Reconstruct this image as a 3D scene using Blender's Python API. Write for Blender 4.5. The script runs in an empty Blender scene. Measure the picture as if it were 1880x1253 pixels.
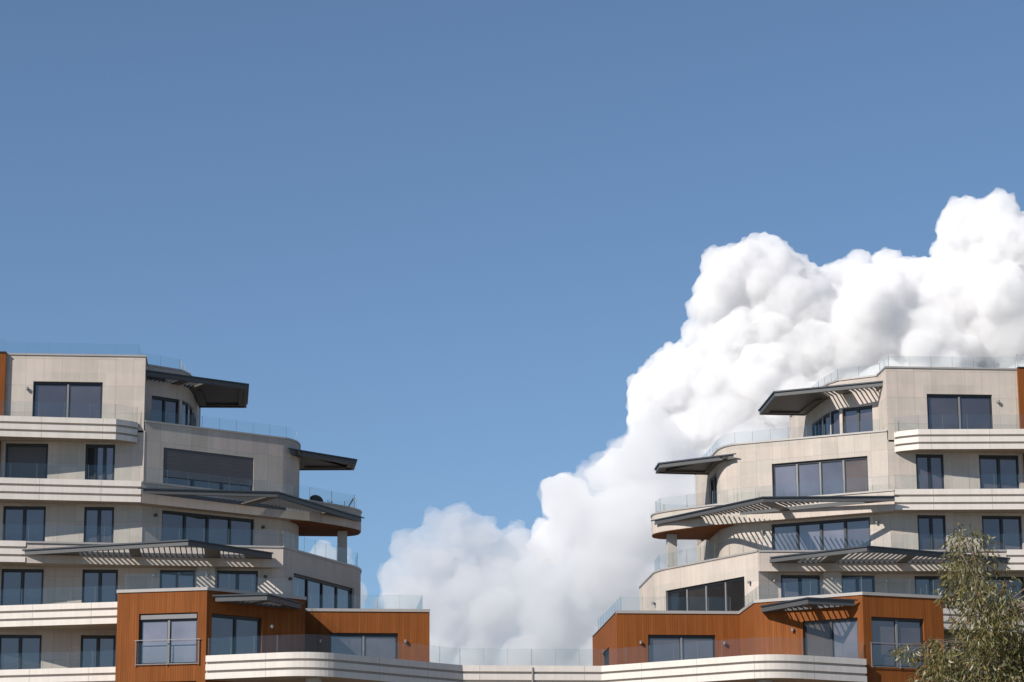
import bpy, math, random
from mathutils import Vector, Matrix
import numpy as np
SC = bpy.context.scene
COL = SC.collection
R_ = math.radians

# ------------------------------------------------------------------ camera
CAM_POS = Vector((-13.5845, -139.0228, 0.0)); YAW = 0.0939868; PITCH = 0.2283192; ROLL = -0.0056876
fw = Vector((math.sin(YAW)*math.cos(PITCH), math.cos(YAW)*math.cos(PITCH), math.sin(PITCH)))
rt0 = Vector((math.cos(YAW), -math.sin(YAW), 0)); up0 = rt0.cross(fw)
rt = math.cos(ROLL)*rt0 + math.sin(ROLL)*up0
up = -math.sin(ROLL)*rt0 + math.cos(ROLL)*up0
cd = bpy.data.cameras.new('camera'); cam = bpy.data.objects.new('camera', cd); COL.objects.link(cam)
cam.matrix_world = Matrix(((rt.x, up.x, -fw.x, CAM_POS.x), (rt.y, up.y, -fw.y, CAM_POS.y), (rt.z, up.z, -fw.z, CAM_POS.z), (0, 0, 0, 1)))
cd.sensor_width = 36; cd.lens = 5001.24/1880*36; cd.clip_start = 0.5; cd.clip_end = 30000
SC.camera = cam
# ------------------------------------------------------------------ sun and sky
SUN = Vector((-1.38, -1.0, 1.2)).normalized()           # towards the sun
SUN_EL = math.asin(SUN.z); SUN_AZ = math.atan2(SUN.x, SUN.y)
sd = bpy.data.lights.new('sun', 'SUN'); so = bpy.data.objects.new('sun', sd); COL.objects.link(so)
sd.energy = 4.6; sd.angle = R_(0.53); sd.color = (1.0, 0.93, 0.84)
so.rotation_euler = (-SUN).to_track_quat('-Z', 'Y').to_euler(); so.location = (-60, -60, 90)
W = bpy.data.worlds.new('World'); SC.world = W; W.use_nodes = True
nt = W.node_tree; nt.nodes.clear()
sky = nt.nodes.new('ShaderNodeTexSky'); sky.sky_type = 'NISHITA'; sky.sun_disc = False
sky.sun_elevation = SUN_EL; sky.sun_rotation = SUN_AZ % (2*math.pi)
sky.air_density = 1.0; sky.dust_density = 0.0; sky.ozone_density = 6.0; sky.altitude = 1000
hs = nt.nodes.new('ShaderNodeHueSaturation'); hs.inputs['Saturation'].default_value = 0.94; hs.inputs['Hue'].default_value = 0.496
bg = nt.nodes.new('ShaderNodeBackground'); bg.inputs['Strength'].default_value = 0.081
wo = nt.nodes.new('ShaderNodeOutputWorld')
nt.links.new(sky.outputs[0], hs.inputs['Color']); nt.links.new(hs.outputs[0], bg.inputs['Color']); nt.links.new(bg.outputs[0], wo.inputs['Surface'])
SC.view_settings.view_transform = 'Standard'; SC.view_settings.look = 'None'
SC.view_settings.exposure = 0.35; SC.view_settings.gamma = 1.0
SC.render.engine = 'CYCLES'
cy = SC.cycles
cy.use_denoising = True; cy.max_bounces = 24; cy.diffuse_bounces = 3; cy.glossy_bounces = 4
cy.transparent_max_bounces = 24; cy.transmission_bounces = 6; cy.volume_bounces = 24

# ------------------------------------------------------------------ materials
def newmat(name):
    m = bpy.data.materials.new(name); m.use_nodes = True
    t = m.node_tree; return m, t, t.nodes['Principled BSDF']
def N(t, kind, **kw):
    n = t.nodes.new(kind)
    for k, v in kw.items():
        if k.startswith('i_'): n.inputs[k[2:].replace('_', ' ')].default_value = v
        else: setattr(n, k, v)
    return n
def rgba(c): return (c[0], c[1], c[2], 1)
def uvnode(t): return N(t, 'ShaderNodeUVMap', uv_map='UVMap').outputs[0]
def mulnoise(t, colsock, scale, lo, hi, vec=None, detail=5):
    no = N(t, 'ShaderNodeTexNoise'); no.inputs['Scale'].default_value = scale; no.inputs['Detail'].default_value = detail
    if vec is None: vec = N(t, 'ShaderNodeTexCoord').outputs['Object']
    t.links.new(vec, no.inputs['Vector'])
    mr = N(t, 'ShaderNodeMapRange'); mr.inputs['From Min'].default_value = .3; mr.inputs['From Max'].default_value = .7
    mr.inputs['To Min'].default_value = lo; mr.inputs['To Max'].default_value = hi
    t.links.new(no.outputs['Fac'], mr.inputs['Value'])
    mx = N(t, 'ShaderNodeVectorMath', operation='SCALE')
    t.links.new(colsock, mx.inputs[0]); t.links.new(mr.outputs[0], mx.inputs['Scale'])
    return mx.outputs[0]
def bump(t, hsock, bsdf, strength, dist):
    b = N(t, 'ShaderNodeBump'); b.inputs['Strength'].default_value = strength; b.inputs['Distance'].default_value = dist
    t.links.new(hsock, b.inputs['Height']); t.links.new(b.outputs[0], bsdf.inputs['Normal'])

def stone_mat():
    m, t, b = newmat('stone_cladding')
    br = N(t, 'ShaderNodeTexBrick', offset=0.0, squash=1.0)
    br.inputs['Color1'].default_value = rgba((.44, .393, .352)); br.inputs['Color2'].default_value = rgba((.50, .449, .402))
    br.inputs['Mortar'].default_value = rgba((.27, .24, .21))
    br.inputs['Scale'].default_value = 1.0; br.inputs['Mortar Size'].default_value = .007; br.inputs['Mortar Smooth'].default_value = .3
    br.inputs['Brick Width'].default_value = 0.92; br.inputs['Row Height'].default_value = 1.42; br.inputs['Bias'].default_value = 0.0
    t.links.new(uvnode(t), br.inputs['Vector'])
    br2 = N(t, 'ShaderNodeTexBrick', offset=0.5)
    br2.inputs['Color1'].default_value = (.93, .95, .93, 1); br2.inputs['Color2'].default_value = (1.08, 1.04, 1.04, 1)
    br2.inputs['Mortar'].default_value = (1, 1, 1, 1); br2.inputs['Scale'].default_value = 1; br2.inputs['Mortar Size'].default_value = 0
    br2.inputs['Brick Width'].default_value = 2.76; br2.inputs['Row Height'].default_value = .71
    t.links.new(uvnode(t), br2.inputs['Vector'])
    mu = N(t, 'ShaderNodeVectorMath', operation='MULTIPLY'); t.links.new(br.outputs['Color'], mu.inputs[0]); t.links.new(br2.outputs['Color'], mu.inputs[1])
    c = mulnoise(t, mu.outputs[0], 1.1, .95, 1.05); c = mulnoise(t, c, .22, .96, 1.04)
    c = mulnoise(t, c, 14, .95, 1.05)
    mp = N(t, 'ShaderNodeMapping'); mp.inputs['Scale'].default_value = (5, .35, 1); t.links.new(uvnode(t), mp.inputs['Vector'])
    c = mulnoise(t, c, 1.0, .94, 1.03, mp.outputs[0])
    t.links.new(c, b.inputs['Base Color']); b.inputs['Roughness'].default_value = .8; b.inputs['Specular IOR Level'].default_value = .3
    bump(t, br.outputs['Fac'], b, -.4, .01)
    return m
def wood_mat():
    m, t, b = newmat('orange_timber_boards')
    br = N(t, 'ShaderNodeTexBrick', offset=0.37)
    br.inputs['Color1'].default_value = rgba((.178, .057, .014)); br.inputs['Color2'].default_value = rgba((.22, .071, .0175))
    br.inputs['Mortar'].default_value = rgba((.11, .034, .010)); br.inputs['Scale'].default_value = 1
    br.inputs['Mortar Size'].default_value = .008; br.inputs['Mortar Smooth'].default_value = .4
    br.inputs['Brick Width'].default_value = 60; br.inputs['Row Height'].default_value = .125
    mp = N(t, 'ShaderNodeMapping'); mp.inputs['Rotation'].default_value = (0, 0, math.pi/2); t.links.new(uvnode(t), mp.inputs['Vector'])
    t.links.new(mp.outputs[0], br.inputs['Vector'])
    m2 = N(t, 'ShaderNodeMapping'); m2.inputs['Scale'].default_value = (14, .5, 1); t.links.new(uvnode(t), m2.inputs['Vector'])
    c = mulnoise(t, br.outputs['Color'], 1.0, .86, 1.14, m2.outputs[0])
    c = mulnoise(t, c, .5, .93, 1.07)
    t.links.new(c, b.inputs['Base Color']); b.inputs['Roughness'].default_value = .7; b.inputs['Specular IOR Level'].default_value = .12
    bump(t, br.outputs['Fac'], b, -.5, .012)
    return m
def plain(name, col, rough=.6, metal=0., lo=.94, hi=1.05, sc=1.5, streak=False, spec=None):
    m, t, b = newmat(name)
    rg = N(t, 'ShaderNodeRGB'); rg.outputs[0].default_value = rgba(col)
    c = mulnoise(t, rg.outputs[0], sc, lo, hi)
    if streak:
        mp = N(t, 'ShaderNodeMapping'); mp.inputs['Scale'].default_value = (6, 6, .5)
        t.links.new(N(t, 'ShaderNodeTexCoord').outputs['Object'], mp.inputs['Vector'])
        c = mulnoise(t, c, 1.0, .93, 1.04, mp.outputs[0])
    t.links.new(c, b.inputs['Base Color']); b.inputs['Roughness'].default_value = rough; b.inputs['Metallic'].default_value = metal
    if spec is not None: b.inputs['Specular IOR Level'].default_value = spec
    return m
def pane_mat(name, col, ior=1.9, wob=.012):
    m, t, b = newmat(name)
    rg = N(t, 'ShaderNodeRGB'); rg.outputs[0].default_value = rgba(col)
    c = mulnoise(t, rg.outputs[0], .5, .75, 1.3)
    oi = N(t, 'ShaderNodeObjectInfo'); mr = N(t, 'ShaderNodeMapRange'); mr.inputs['To Min'].default_value = .55; mr.inputs['To Max'].default_value = 1.75
    t.links.new(oi.outputs['Random'], mr.inputs['Value']); sc_ = N(t, 'ShaderNodeVectorMath', operation='SCALE'); t.links.new(c, sc_.inputs[0]); t.links.new(mr.outputs[0], sc_.inputs['Scale']); c = sc_.outputs[0]
    t.links.new(c, b.inputs['Base Color']); b.inputs['Roughness'].default_value = .03; b.inputs['IOR'].default_value = ior; b.inputs['Specular Tint'].default_value = (1, .87, .85, 1)
    no = N(t, 'ShaderNodeTexNoise'); no.inputs['Scale'].default_value = .8; no.inputs['Detail'].default_value = 1
    t.links.new(N(t, 'ShaderNodeTexCoord').outputs['Object'], no.inputs['Vector'])
    bump(t, no.outputs['Fac'], b, .25, wob)
    return m
def rail_glass():
    m, t, b = newmat('balustrade_glass'); t.nodes.remove(b)
    out = t.nodes['Material Output']
    tr = N(t, 'ShaderNodeBsdfTransparent'); tr.inputs[0].default_value = (.95, .962, .958, 1)
    gl = N(t, 'ShaderNodeBsdfGlossy'); gl.inputs['Roughness'].default_value = .03; gl.inputs['Color'].default_value = (.95, 1, 1, 1)
    lw = N(t, 'ShaderNodeLayerWeight'); lw.inputs['Blend'].default_value = .5
    pw = N(t, 'ShaderNodeMath', operation='POWER'); pw.inputs[1].default_value = 5; t.links.new(lw.outputs['Facing'], pw.inputs[0])
    fr = N(t, 'ShaderNodeMath', operation='MULTIPLY_ADD'); fr.inputs[1].default_value = .3; fr.inputs[2].default_value = .025; t.links.new(pw.outputs[0], fr.inputs[0])
    mx = N(t, 'ShaderNodeMixShader'); t.links.new(fr.outputs[0], mx.inputs[0]); t.links.new(tr.outputs[0], mx.inputs[1]); t.links.new(gl.outputs[0], mx.inputs[2])
    t.links.new(mx.outputs[0], out.inputs['Surface']); return m
M = dict(
    stone=stone_mat(), wood=wood_mat(),
    white=plain('balcony_render', (.56, .505, .46), .55, streak=True),
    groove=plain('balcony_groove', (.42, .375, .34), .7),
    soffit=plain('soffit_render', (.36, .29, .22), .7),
    cap=plain('metal_coping', (.36, .335, .315), .4, .2),
    steel=plain('canopy_steel', (.066, .068, .072), .5, .0),
    lip=plain('canopy_lip', (.028, .036, .048), .45, .1),
    slat=plain('canopy_slat', (.032, .034, .037), .5),
    plate=plain('canopy_plate', (.095, .085, .072), .55),
    frame=plain('window_frame', (.022, .024, .03), .45),
    mullion=plain('window_mullion', (.20, .195, .20), .4),
    pane=pane_mat('window_pane', (.056, .048, .053), 2.3), lpane=pane_mat('pale_pane', (.105, .104, .128), 2.2), dpane=pane_mat('dark_pane', (.018, .017, .017), 1.6), bpane=pane_mat('blind_pane', (.115, .095, .088), 1.6),  # lpane: paler blue-grey base colour than the plain window pane
    blind=plain('blind_fabric', (.15, .125, .12), .6),
    shutter=plain('roller_shutter', (.085, .08, .085), .55),
    dark=plain('dark_interior', (.012, .012, .014), .8),
    glass=rail_glass(), joint=plain('glass_edge', (.15, .18, .18), .4, spec=.2),
    lampm=plain('lamp_metal', (.42, .42, .42), .35, .7), lampd=plain('lamp_dark', (.06, .06, .06), .5),
    column=plain('column_render', (.42, .40, .37), .6), terrace=plain('terrace_deck', (.2, .185, .165), .8),
    rail=plain('hand_rail', (.30, .29, .29), .35, .5),
)

# ------------------------------------------------------------------ mesh helpers
class MB:
    def __init__(s, side=1): s.v = []; s.f = []; s.uv = []; s.mi = []; s.side = side
    def P(s, p): s.v.append((p[0]*s.side, p[1], p[2])); return len(s.v)-1
    def face(s, pts, uv=None, mi=0):
        s.f.append([s.P(p) for p in pts]); s.uv.append(uv or [(p[0]+p[1], p[2]) for p in pts]); s.mi.append(mi)
    def prism(s, poly, z0, z1, mi=0, mib=None, mit=None, sides=True):
        n = len(poly); L = 0
        if sides:
            for i in range(n):
                a, b = poly[i], poly[(i+1) % n]; d = math.dist(a, b)
                s.face([(*a, z0), (*b, z0), (*b, z1), (*a, z1)], [(L, z0), (L+d, z0), (L+d, z1), (L, z1)], mi); L += d
        s.face([(*p, z1) for p in poly], None, mi if mit is None else mit); s.face([(*p, z0) for p in poly][::-1], None, mi if mib is None else mib)
    def bar(s, a, b, w, z0, z1, mi=0, ext=0.):
        dx, dy = b[0]-a[0], b[1]-a[1]; L = math.hypot(dx, dy) or 1; dx /= L; dy /= L
        a = (a[0]-dx*ext, a[1]-dy*ext); b = (b[0]+dx*ext, b[1]+dy*ext); nx, ny = -dy*w/2, dx*w/2
        s.prism([(a[0]-nx, a[1]-ny), (b[0]-nx, b[1]-ny), (b[0]+nx, b[1]+ny), (a[0]+nx, a[1]+ny)], z0, z1, mi)
    def cyl(s, c, axis, r0, r1, h, n=16, mi=0, caps=True):
        ax = Vector(axis).normalized(); a = ax.orthogonal().normalized(); b = ax.cross(a); c = Vector(c)
        r = [[c+ax*hh+(a*math.cos(2*math.pi*k/n)+b*math.sin(2*math.pi*k/n))*rr for k in range(n)] for hh, rr in ((0, r0), (h, r1))]
        for k in range(n): s.face([r[0][k], r[0][(k+1) % n], r[1][(k+1) % n], r[1][k]], None, mi)
        if caps: s.face(r[0][::-1], None, mi); s.face(r[1], None, mi)
    def build(s, name, mats, parent=None, smooth=False, bevel=0):
        me = bpy.data.meshes.new(name); me.from_pydata(s.v, [], s.f)
        ul = me.uv_layers.new(name='UVMap'); flat = [c for u in s.uv for p in u for c in p]
        ul.data.foreach_set('uv', flat)
        for m in (mats if isinstance(mats, (list, tuple)) else [mats]): me.materials.append(M[m] if isinstance(m, str) else m)
        me.polygons.foreach_set('material_index', s.mi)
        if smooth: me.polygons.foreach_set('use_smooth', [True]*len(s.f))
        me.update()
        o = bpy.data.objects.new(name, me); COL.objects.link(o)
        if parent: o.parent = parent
        return o
def empty(name, loc=(0, 0, 0)):
    o = bpy.data.objects.new(name, None); o.location = loc; COL.objects.link(o); return o
def tag(o, label=None, cat=None, group=None, kind=None):
    if label: o['label'] = label
    if cat: o['category'] = cat
    if group: o['group'] = group
    if kind: o['kind'] = kind
    return o
def norms(path):
    # unit right-hand normal (towards the outside: left of travel is the building) per vertex, mitred
    out = []
    for i, p in enumerate(path):
        ns = []
        for a, b in ((i-1, i), (i, i+1)):
            if 0 <= a and b < len(path):
                dx, dy = path[b][0]-path[a][0], path[b][1]-path[a][1]; L = math.hypot(dx, dy); ns.append((dy/L, -dx/L))
        nx = sum(n[0] for n in ns); ny = sum(n[1] for n in ns); L = math.hypot(nx, ny); nx /= L; ny /= L
        k = 1/max(.35, nx*ns[0][0]+ny*ns[0][1]); out.append((nx*k, ny*k))
    return out
def offset(path, d):           # d > 0 moves outwards; paths run from large u to small u, so outside (-v) is on the left
    return [(p[0]-n[0]*d, p[1]-n[1]*d) for p, n in zip(path, norms(path))]
def arc(p0, pc, p1, n=8):      # quadratic curve through the corner control point
    return [((1-t)**2*p0[0]+2*t*(1-t)*pc[0]+t*t*p1[0], (1-t)**2*p0[1]+2*t*(1-t)*pc[1]+t*t*p1[1]) for t in [i/n for i in range(n+1)]]
def lens(path):
    L = [0.]
    for a, b in zip(path, path[1:]): L.append(L[-1]+math.dist(a, b))
    return L
def at(path, s):
    L = lens(path)
    for i in range(len(path)-1):
        if s <= L[i+1]+1e-9 or i == len(path)-2:
            t = (s-L[i])/(L[i+1]-L[i]); a, b = path[i], path[i+1]
            d = (b[0]-a[0], b[1]-a[1]); l = math.hypot(*d)
            return (a[0]+d[0]*t, a[1]+d[1]*t), (d[0]/l, d[1]/l)
def s_of_u(path, u, v=None):   # arc length of the first crossing of coordinate u (or v)
    L = lens(path); k, x = (0, u) if v is None else (1, v)
    for i in range(len(path)-1):
        a, b = path[i][k], path[i+1][k]
        if abs(a-b) > 1e-6 and min(a, b)-1e-6 <= x <= max(a, b)+1e-6: return L[i]+(x-a)/(b-a)*(L[i+1]-L[i])
    raise ValueError((path, u, v))

def wall(side, parent, name, mat, path, z0, z1, openings=(), reveal=.22, uvo=0.):
    """Wall skin along a plan path with real openings (s0, s1, z0, z1) and their reveals."""
    mb = MB(side); L = lens(path)
    ss = sorted(set([round(x, 5) for x in L]+[round(x, 5) for o in openings for x in o[:2]]))
    zs = sorted(set([z0, z1]+[min(max(z, z0), z1) for o in openings for z in o[2:4]]))
    for a, b in zip(ss, ss[1:]):
        if b-a < 1e-4: continue
        pa = at(path, a+1e-6)[0]; pb = at(path, b-1e-6)[0]
        for za, zb in zip(zs, zs[1:]):
            m, zm = (a+b)/2, (za+zb)/2
            if any(o[0] < m < o[1] and o[2] < zm < o[3] for o in openings): continue
            mb.face([(*pa, za), (*pb, za), (*pb, zb), (*pa, zb)], [(a+uvo, za), (b+uvo, za), (b+uvo, zb), (a+uvo, zb)])
    for s0, s1, za, zb in openings:
        (pa, da) = at(path, s0+1e-4); (pb, db) = at(path, s1-1e-4)
        qa = (pa[0]-(-da[1])*-reveal, pa[1]-da[0]*reveal) if False else (pa[0]+da[1]*reveal, pa[1]-da[0]*reveal)
        qb = (pb[0]+db[1]*reveal, pb[1]-db[0]*reveal)
        mb.face([(*pa, za), (*qa, za), (*qa, zb), (*pa, zb)], [(0, za), (reveal, za), (reveal, zb), (0, zb)])
        mb.face([(*pb, za), (*qb, za), (*qb, zb), (*pb, zb)], [(0, za), (reveal, za), (reveal, zb), (0, zb)])
        mb.face([(*pa, zb), (*pb, zb), (*qb, zb), (*qa, zb)], [(0, .3), (1, .3), (1, .5), (0, .5)])
        mb.face([(*pa, za), (*pb, za), (*qb, za), (*qa, za)], [(0, .3), (1, .3), (1, .5), (0, .5)])
    return mb.build(name, mat, parent)

def window(side, parent, path, s0, s1, z0, z1, n, pane='pane', special=None, box=0., light=False, blinds=(), reveal=.22, sill=True, lites=()):
    """One window in a wall opening: dark frame, lighter mullions, one mesh per pane; blinds hang behind as their own sub-parts."""
    (pa, da) = at(path, s0+1e-4); (pb, db) = at(path, s1-1e-4)
    dx, dy = pb[0]-pa[0], pb[1]-pa[1]; L = math.hypot(dx, dy); dx /= L; dy /= L
    ix, iy = dy, -dx                       # inward
    # make sure inward points to the building (larger v or away from the outside normal)
    ix, iy = (da[1], -da[0])
    def q(t, k): return (pa[0]+dx*t+ix*k, pa[1]+dy*t+iy*k)
    f = MB(side); F = .07; D0, D1 = reveal-.10, reveal+.0
    def rect(m, t0, t1, k0, k1, za, zb, mi=0): m.prism([q(t0, k0), q(t1, k0), q(t1, k1), q(t0, k1)], za, zb, mi)
    e = .004
    rect(f, e, F, D0, D1, z0+e, z1-e); rect(f, L-F, L-e, D0, D1, z0+e, z1-e)
    rect(f, F, L-F, D0, D1, z1-F-.05-box, z1-e); rect(f, F, L-F, D0, D1, z0+e, z0+F)
    o = f.build('window', 'frame', parent)
    if box:
        g = MB(side); rect(g, F, L-F, D0-.08, D0-.002, z1-.05-box, z1-.06-e); g.build('shutter_box', 'mullion', o)
    w = (L-2*F)/n
    for i in range(1, n):
        mu = MB(side); rect(mu, F+w*i-.05, F+w*i+.05, D0-.012, D1, z0+F, z1-F-.05-box)
        mu.build('mullion', 'mullion' if light else 'frame', o)
    for i in range(n):
        g = MB(side); a = F+w*i+(.05 if i else 0); b = F+w*(i+1)-(.05 if i < n-1 else 0)
        kind = pane
        if i in blinds: kind = 'bpane'
        if special and i in special: kind = special[i]
        # casement frame
        rect(g, a+.045, b-.045, reveal-.035, reveal-.01, z0+F+.045, z1-F-.095-box)
        g.build('pane' if kind != 'shutter' else 'shutter', kind if kind != 'pane' else 'pane', o)
        c = MB(side)
        for (t0, t1, za, zb) in ((a, a+.045, z0+F, z1-F-.05-box), (b-.045, b, z0+F, z1-F-.05-box), (a+.045, b-.045, z0+F, z0+F+.045), (a+.045, b-.045, z1-F-.095-box, z1-F-.05-box)):
            rect(c, t0, t1, reveal-.06, reveal-.005, za, zb)
        c.build('sash', 'frame', o)
    back = MB(side); rect(back, -.02, L+.02, reveal+.02, reveal+.05, z0-.02, z1+.02); back.build('backing', 'dark', o)
    return o

def ribbed(side, parent, name, path, back, z0, z1, joints=True):
    """Balcony edge: three projecting bands with two recessed grooves between them, plus the slab body and soffit."""
    h = z1-z0; g = .12; r = (h-2*g)/3
    mb = MB(side); z = z0
    inner = offset(path, -.13)
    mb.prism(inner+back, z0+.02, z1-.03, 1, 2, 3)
    for k in range(3):
        L = lens(path); zt = z+r
        outp = path; inn = offset(path, -.16)
        for i in range(len(path)-1):
            a, b, c, d = outp[i], outp[i+1], inn[i+1], inn[i]
            mb.face([(*a, z), (*b, z), (*b, zt), (*a, zt)], [(L[i], z), (L[i+1], z), (L[i+1], zt), (L[i], zt)])
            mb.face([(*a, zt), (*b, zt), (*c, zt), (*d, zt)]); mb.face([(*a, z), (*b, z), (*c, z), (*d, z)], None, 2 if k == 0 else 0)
        for i in (0, -1): mb.face([(*outp[i], z), (*inn[i], z), (*inn[i], zt), (*outp[i], zt)])
        z = zt+g
    return mb.build(name, ['whitej', 'groove', 'soffit', 'terrace'], parent)

def railing(side, parent, path, z0, z1, step=1.25, name='glass_railing', top=False):
    o = MB(side); j = MB(side); L = lens(path); tot = L[-1]; T = .012
    for i in range(len(path)-1):
        a, b = path[i], path[i+1]; l = L[i+1]-L[i]; n = max(1, round(l/step)); dx, dy = (b[0]-a[0])/l, (b[1]-a[1])/l
        for k in range(n):
            t0, t1 = l*k/n+.012, l*(k+1)/n-.012
            if l < .6: t0, t1 = l*k/n+.001, l*(k+1)/n-.001
            p = (a[0]+dx*t0, a[1]+dy*t0); q = (a[0]+dx*t1, a[1]+dy*t1)
            o.bar(p, q, T, z0, z1)
            if l >= .6:
                c = (a[0]+dx*(t1+.002), a[1]+dy*(t1+.002)); d = (a[0]+dx*(t1+.014), a[1]+dy*(t1+.014)); o.bar(c, d, .012, z0, z1, 1)
        if i == 0: o.bar(a, (a[0]+dx*.011, a[1]+dy*.011), .02, z0, z1, 1)
    for i in range(1, len(path)-1):
        if L[i+1]-L[i] > .9 and L[i]-L[i-1] > .9: o.bar(path[i], (path[i][0]+.018, path[i][1]), .018, z0, z1, 1)
    g = o.build(name, ['glass', 'joint'], parent)
    c = MB(side)
    for i in range(len(path)-1): c.bar(path[i], path[i+1], .05, z0-.06, z0, ext=.0)
    c.build('base_channel', 'rail', g)
    if top:
        c = MB(side)
        for i in range(len(path)-1): c.bar(path[i], path[i+1], .05, z1, z1+.04)
        c.build('handrail', 'rail', g)
    return g

def coping(side, parent, path, z, t=.09, w=.34, out=.05, name='parapet_coping', mat='cap'):
    m = MB(side); a = offset(path, out); b = offset(path, -w)
    m.prism(a+b[::-1], z-t, z); return m.build(name, mat, parent)

def clip_line(poly, p, d):
    """the stretch of the line p + t*d inside a convex polygon"""
    t0, t1 = -1e9, 1e9; n = len(poly)
    A = sum(poly[i][0]*poly[(i+1) % n][1]-poly[(i+1) % n][0]*poly[i][1] for i in range(n)); sg = 1 if A > 0 else -1
    for i in range(n):
        a, b = poly[i], poly[(i+1) % n]; nx, ny = -(b[1]-a[1])*sg, (b[0]-a[0])*sg
        den = nx*d[0]+ny*d[1]; num = nx*(a[0]-p[0])+ny*(a[1]-p[1])
        if abs(den) < 1e-9:
            if num > 0: return None
        elif den > 0: t0 = max(t0, num/den)
        else: t1 = min(t1, num/den)
    return (t0, t1) if t1-t0 > .05 else None
def inset(poly, d):
    n = len(poly); A = sum(poly[i][0]*poly[(i+1) % n][1]-poly[(i+1) % n][0]*poly[i][1] for i in range(n)); sg = 1 if A > 0 else -1
    out = []
    for i in range(n):
        a, b, c = poly[i-1], poly[i], poly[(i+1) % n]
        def nn(p, q): l = math.dist(p, q); return (-(q[1]-p[1])*sg/l, (q[0]-p[0])*sg/l)
        n1, n2 = nn(a, b), nn(b, c); mx, my = n1[0]+n2[0], n1[1]+n2[1]; l = math.hypot(mx, my) or 1; mx /= l; my /= l
        k = d/max(.25, mx*n1[0]+my*n1[1]); out.append((b[0]+mx*k, b[1]+my*k))
    return out
def clip_poly(poly, p, nrm):   # keep the side where (x-p).nrm >= 0
    out = []; n = len(poly)
    for i in range(n):
        a, b = poly[i], poly[(i+1) % n]
        da = (a[0]-p[0])*nrm[0]+(a[1]-p[1])*nrm[1]; db = (b[0]-p[0])*nrm[0]+(b[1]-p[1])*nrm[1]
        if da >= 0: out.append(a)
        if (da > 0) != (db > 0) and abs(da-db) > 1e-9:
            t = da/(da-db); out.append((a[0]+(b[0]-a[0])*t, a[1]+(b[1]-a[1])*t))
    return out
def canopy(side, parent, poly, nfree, ztop, tdir, org, zones, h=.27, spacing=.26, solid=True, edge=.09, zpoly=None):
    """poly: plan outline, its first nfree edges are free (fascia); tdir: along the wall; zones: stretches along tdir filled with louvres."""
    m = MB(side)
    p1 = inset(poly, .05); n = len(poly)
    for i in range(n):
        a, b, c, d = poly[i], poly[(i+1) % n], p1[(i+1) % n], p1[i]
        m.prism([a, b, c, d], ztop-h, ztop-.07)
        if i < nfree: # bottom flange of the channel section
            p2 = inset(poly, .16)
            m.prism([a, b, p2[(i+1) % n], p2[i]], ztop-h-.015, ztop-h-.001)
    lipo = inset(poly, -.07)
    for i in range(n):
        if i < nfree: m.prism([lipo[i], lipo[(i+1) % n], p1[(i+1) % n], p1[i]], ztop-.068, ztop, 1)
    o = m.build('canopy', ['steel', 'lip'], parent)
    td = Vector(tdir).normalized(); nd = (-td.y, td.x)
    inner = inset(poly, edge)
    ts = sorted(((p[0]-org[0])*td.x+(p[1]-org[1])*td.y) for p in inner)
    lo, hi = ts[0], ts[-1]
    sl = MB(side); pl = MB(side); cur = lo
    for (a, b) in sorted(zones):
        t = a+spacing/2
        while t < b:
            p = (org[0]+td.x*t, org[1]+td.y*t); c = clip_line(zpoly or inner, p, nd)
            if c: sl.bar((p[0]+nd[0]*c[0], p[1]+nd[1]*c[0]), (p[0]+nd[0]*c[1], p[1]+nd[1]*c[1]), .045, ztop-.235, ztop-.145)
            t += spacing
    if sl.f: sl.build('louvre', 'slat', o)
    edges = [lo]+[x for z in sorted(zones) for x in z]+[hi]
    for a, b in zip(edges[0::2], edges[1::2]):
        if b-a < .05: continue
        q = clip_poly(inner, (org[0]+td.x*a, org[1]+td.y*a), (td.x, td.y)); q = clip_poly(q, (org[0]+td.x*b, org[1]+td.y*b), (-td.x, -td.y)) if q else q
        if len(q) > 2:
            pl = MB(side)
            if b-a > 1.6 and solid:   # wide rim with a recessed dark panel
                qi = inset(q, .38); k = len(q)
                for i in range(k): pl.prism([q[i], q[(i+1) % k], qi[(i+1) % k], qi[i]], ztop-.245, ztop-.10, 0)
                pl.prism(inset(q, .36), ztop-.14, ztop-.105, 1)
            else: pl.prism(q, ztop-.25, ztop-.19, 0)
            pl.build('soffit_panel', ['plate', 'shutter'], o)
    return o

def joints_mat():
    m, t, b = newmat('balcony_render_jointed')
    rg = N(t, 'ShaderNodeRGB'); rg.outputs[0].default_value = rgba((.63, .58, .53))
    mp = N(t, 'ShaderNodeMapping'); mp.inputs['Scale'].default_value = (6, 6, .5)
    t.links.new(N(t, 'ShaderNodeTexCoord').outputs['Object'], mp.inputs['Vector'])
    c = mulnoise(t, rg.outputs[0], 1.0, .94, 1.04, mp.outputs[0]); c = mulnoise(t, c, 1.1, .96, 1.04)
    br = N(t, 'ShaderNodeTexBrick', offset=0.0); br.inputs['Scale'].default_value = 1; br.inputs['Brick Width'].default_value = 3.1; br.inputs['Row Height'].default_value = 500
    br.inputs['Color1'].default_value = (.97, .97, .97, 1); br.inputs['Color2'].default_value = (1.03, 1.03, 1.03, 1); br.inputs['Mortar'].default_value = (.45, .42, .4, 1)
    br.inputs['Mortar Size'].default_value = .012; br.inputs['Mortar Smooth'].default_value = .3
    t.links.new(uvnode(t), br.inputs['Vector'])
    mu = N(t, 'ShaderNodeVectorMath', operation='MULTIPLY'); t.links.new(c, mu.inputs[0]); t.links.new(br.outputs['Color'], mu.inputs[1])
    t.links.new(mu.outputs[0], b.inputs['Base Color']); b.inputs['Roughness'].default_value = .55
    return m
M['whitej'] = joints_mat()

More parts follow.
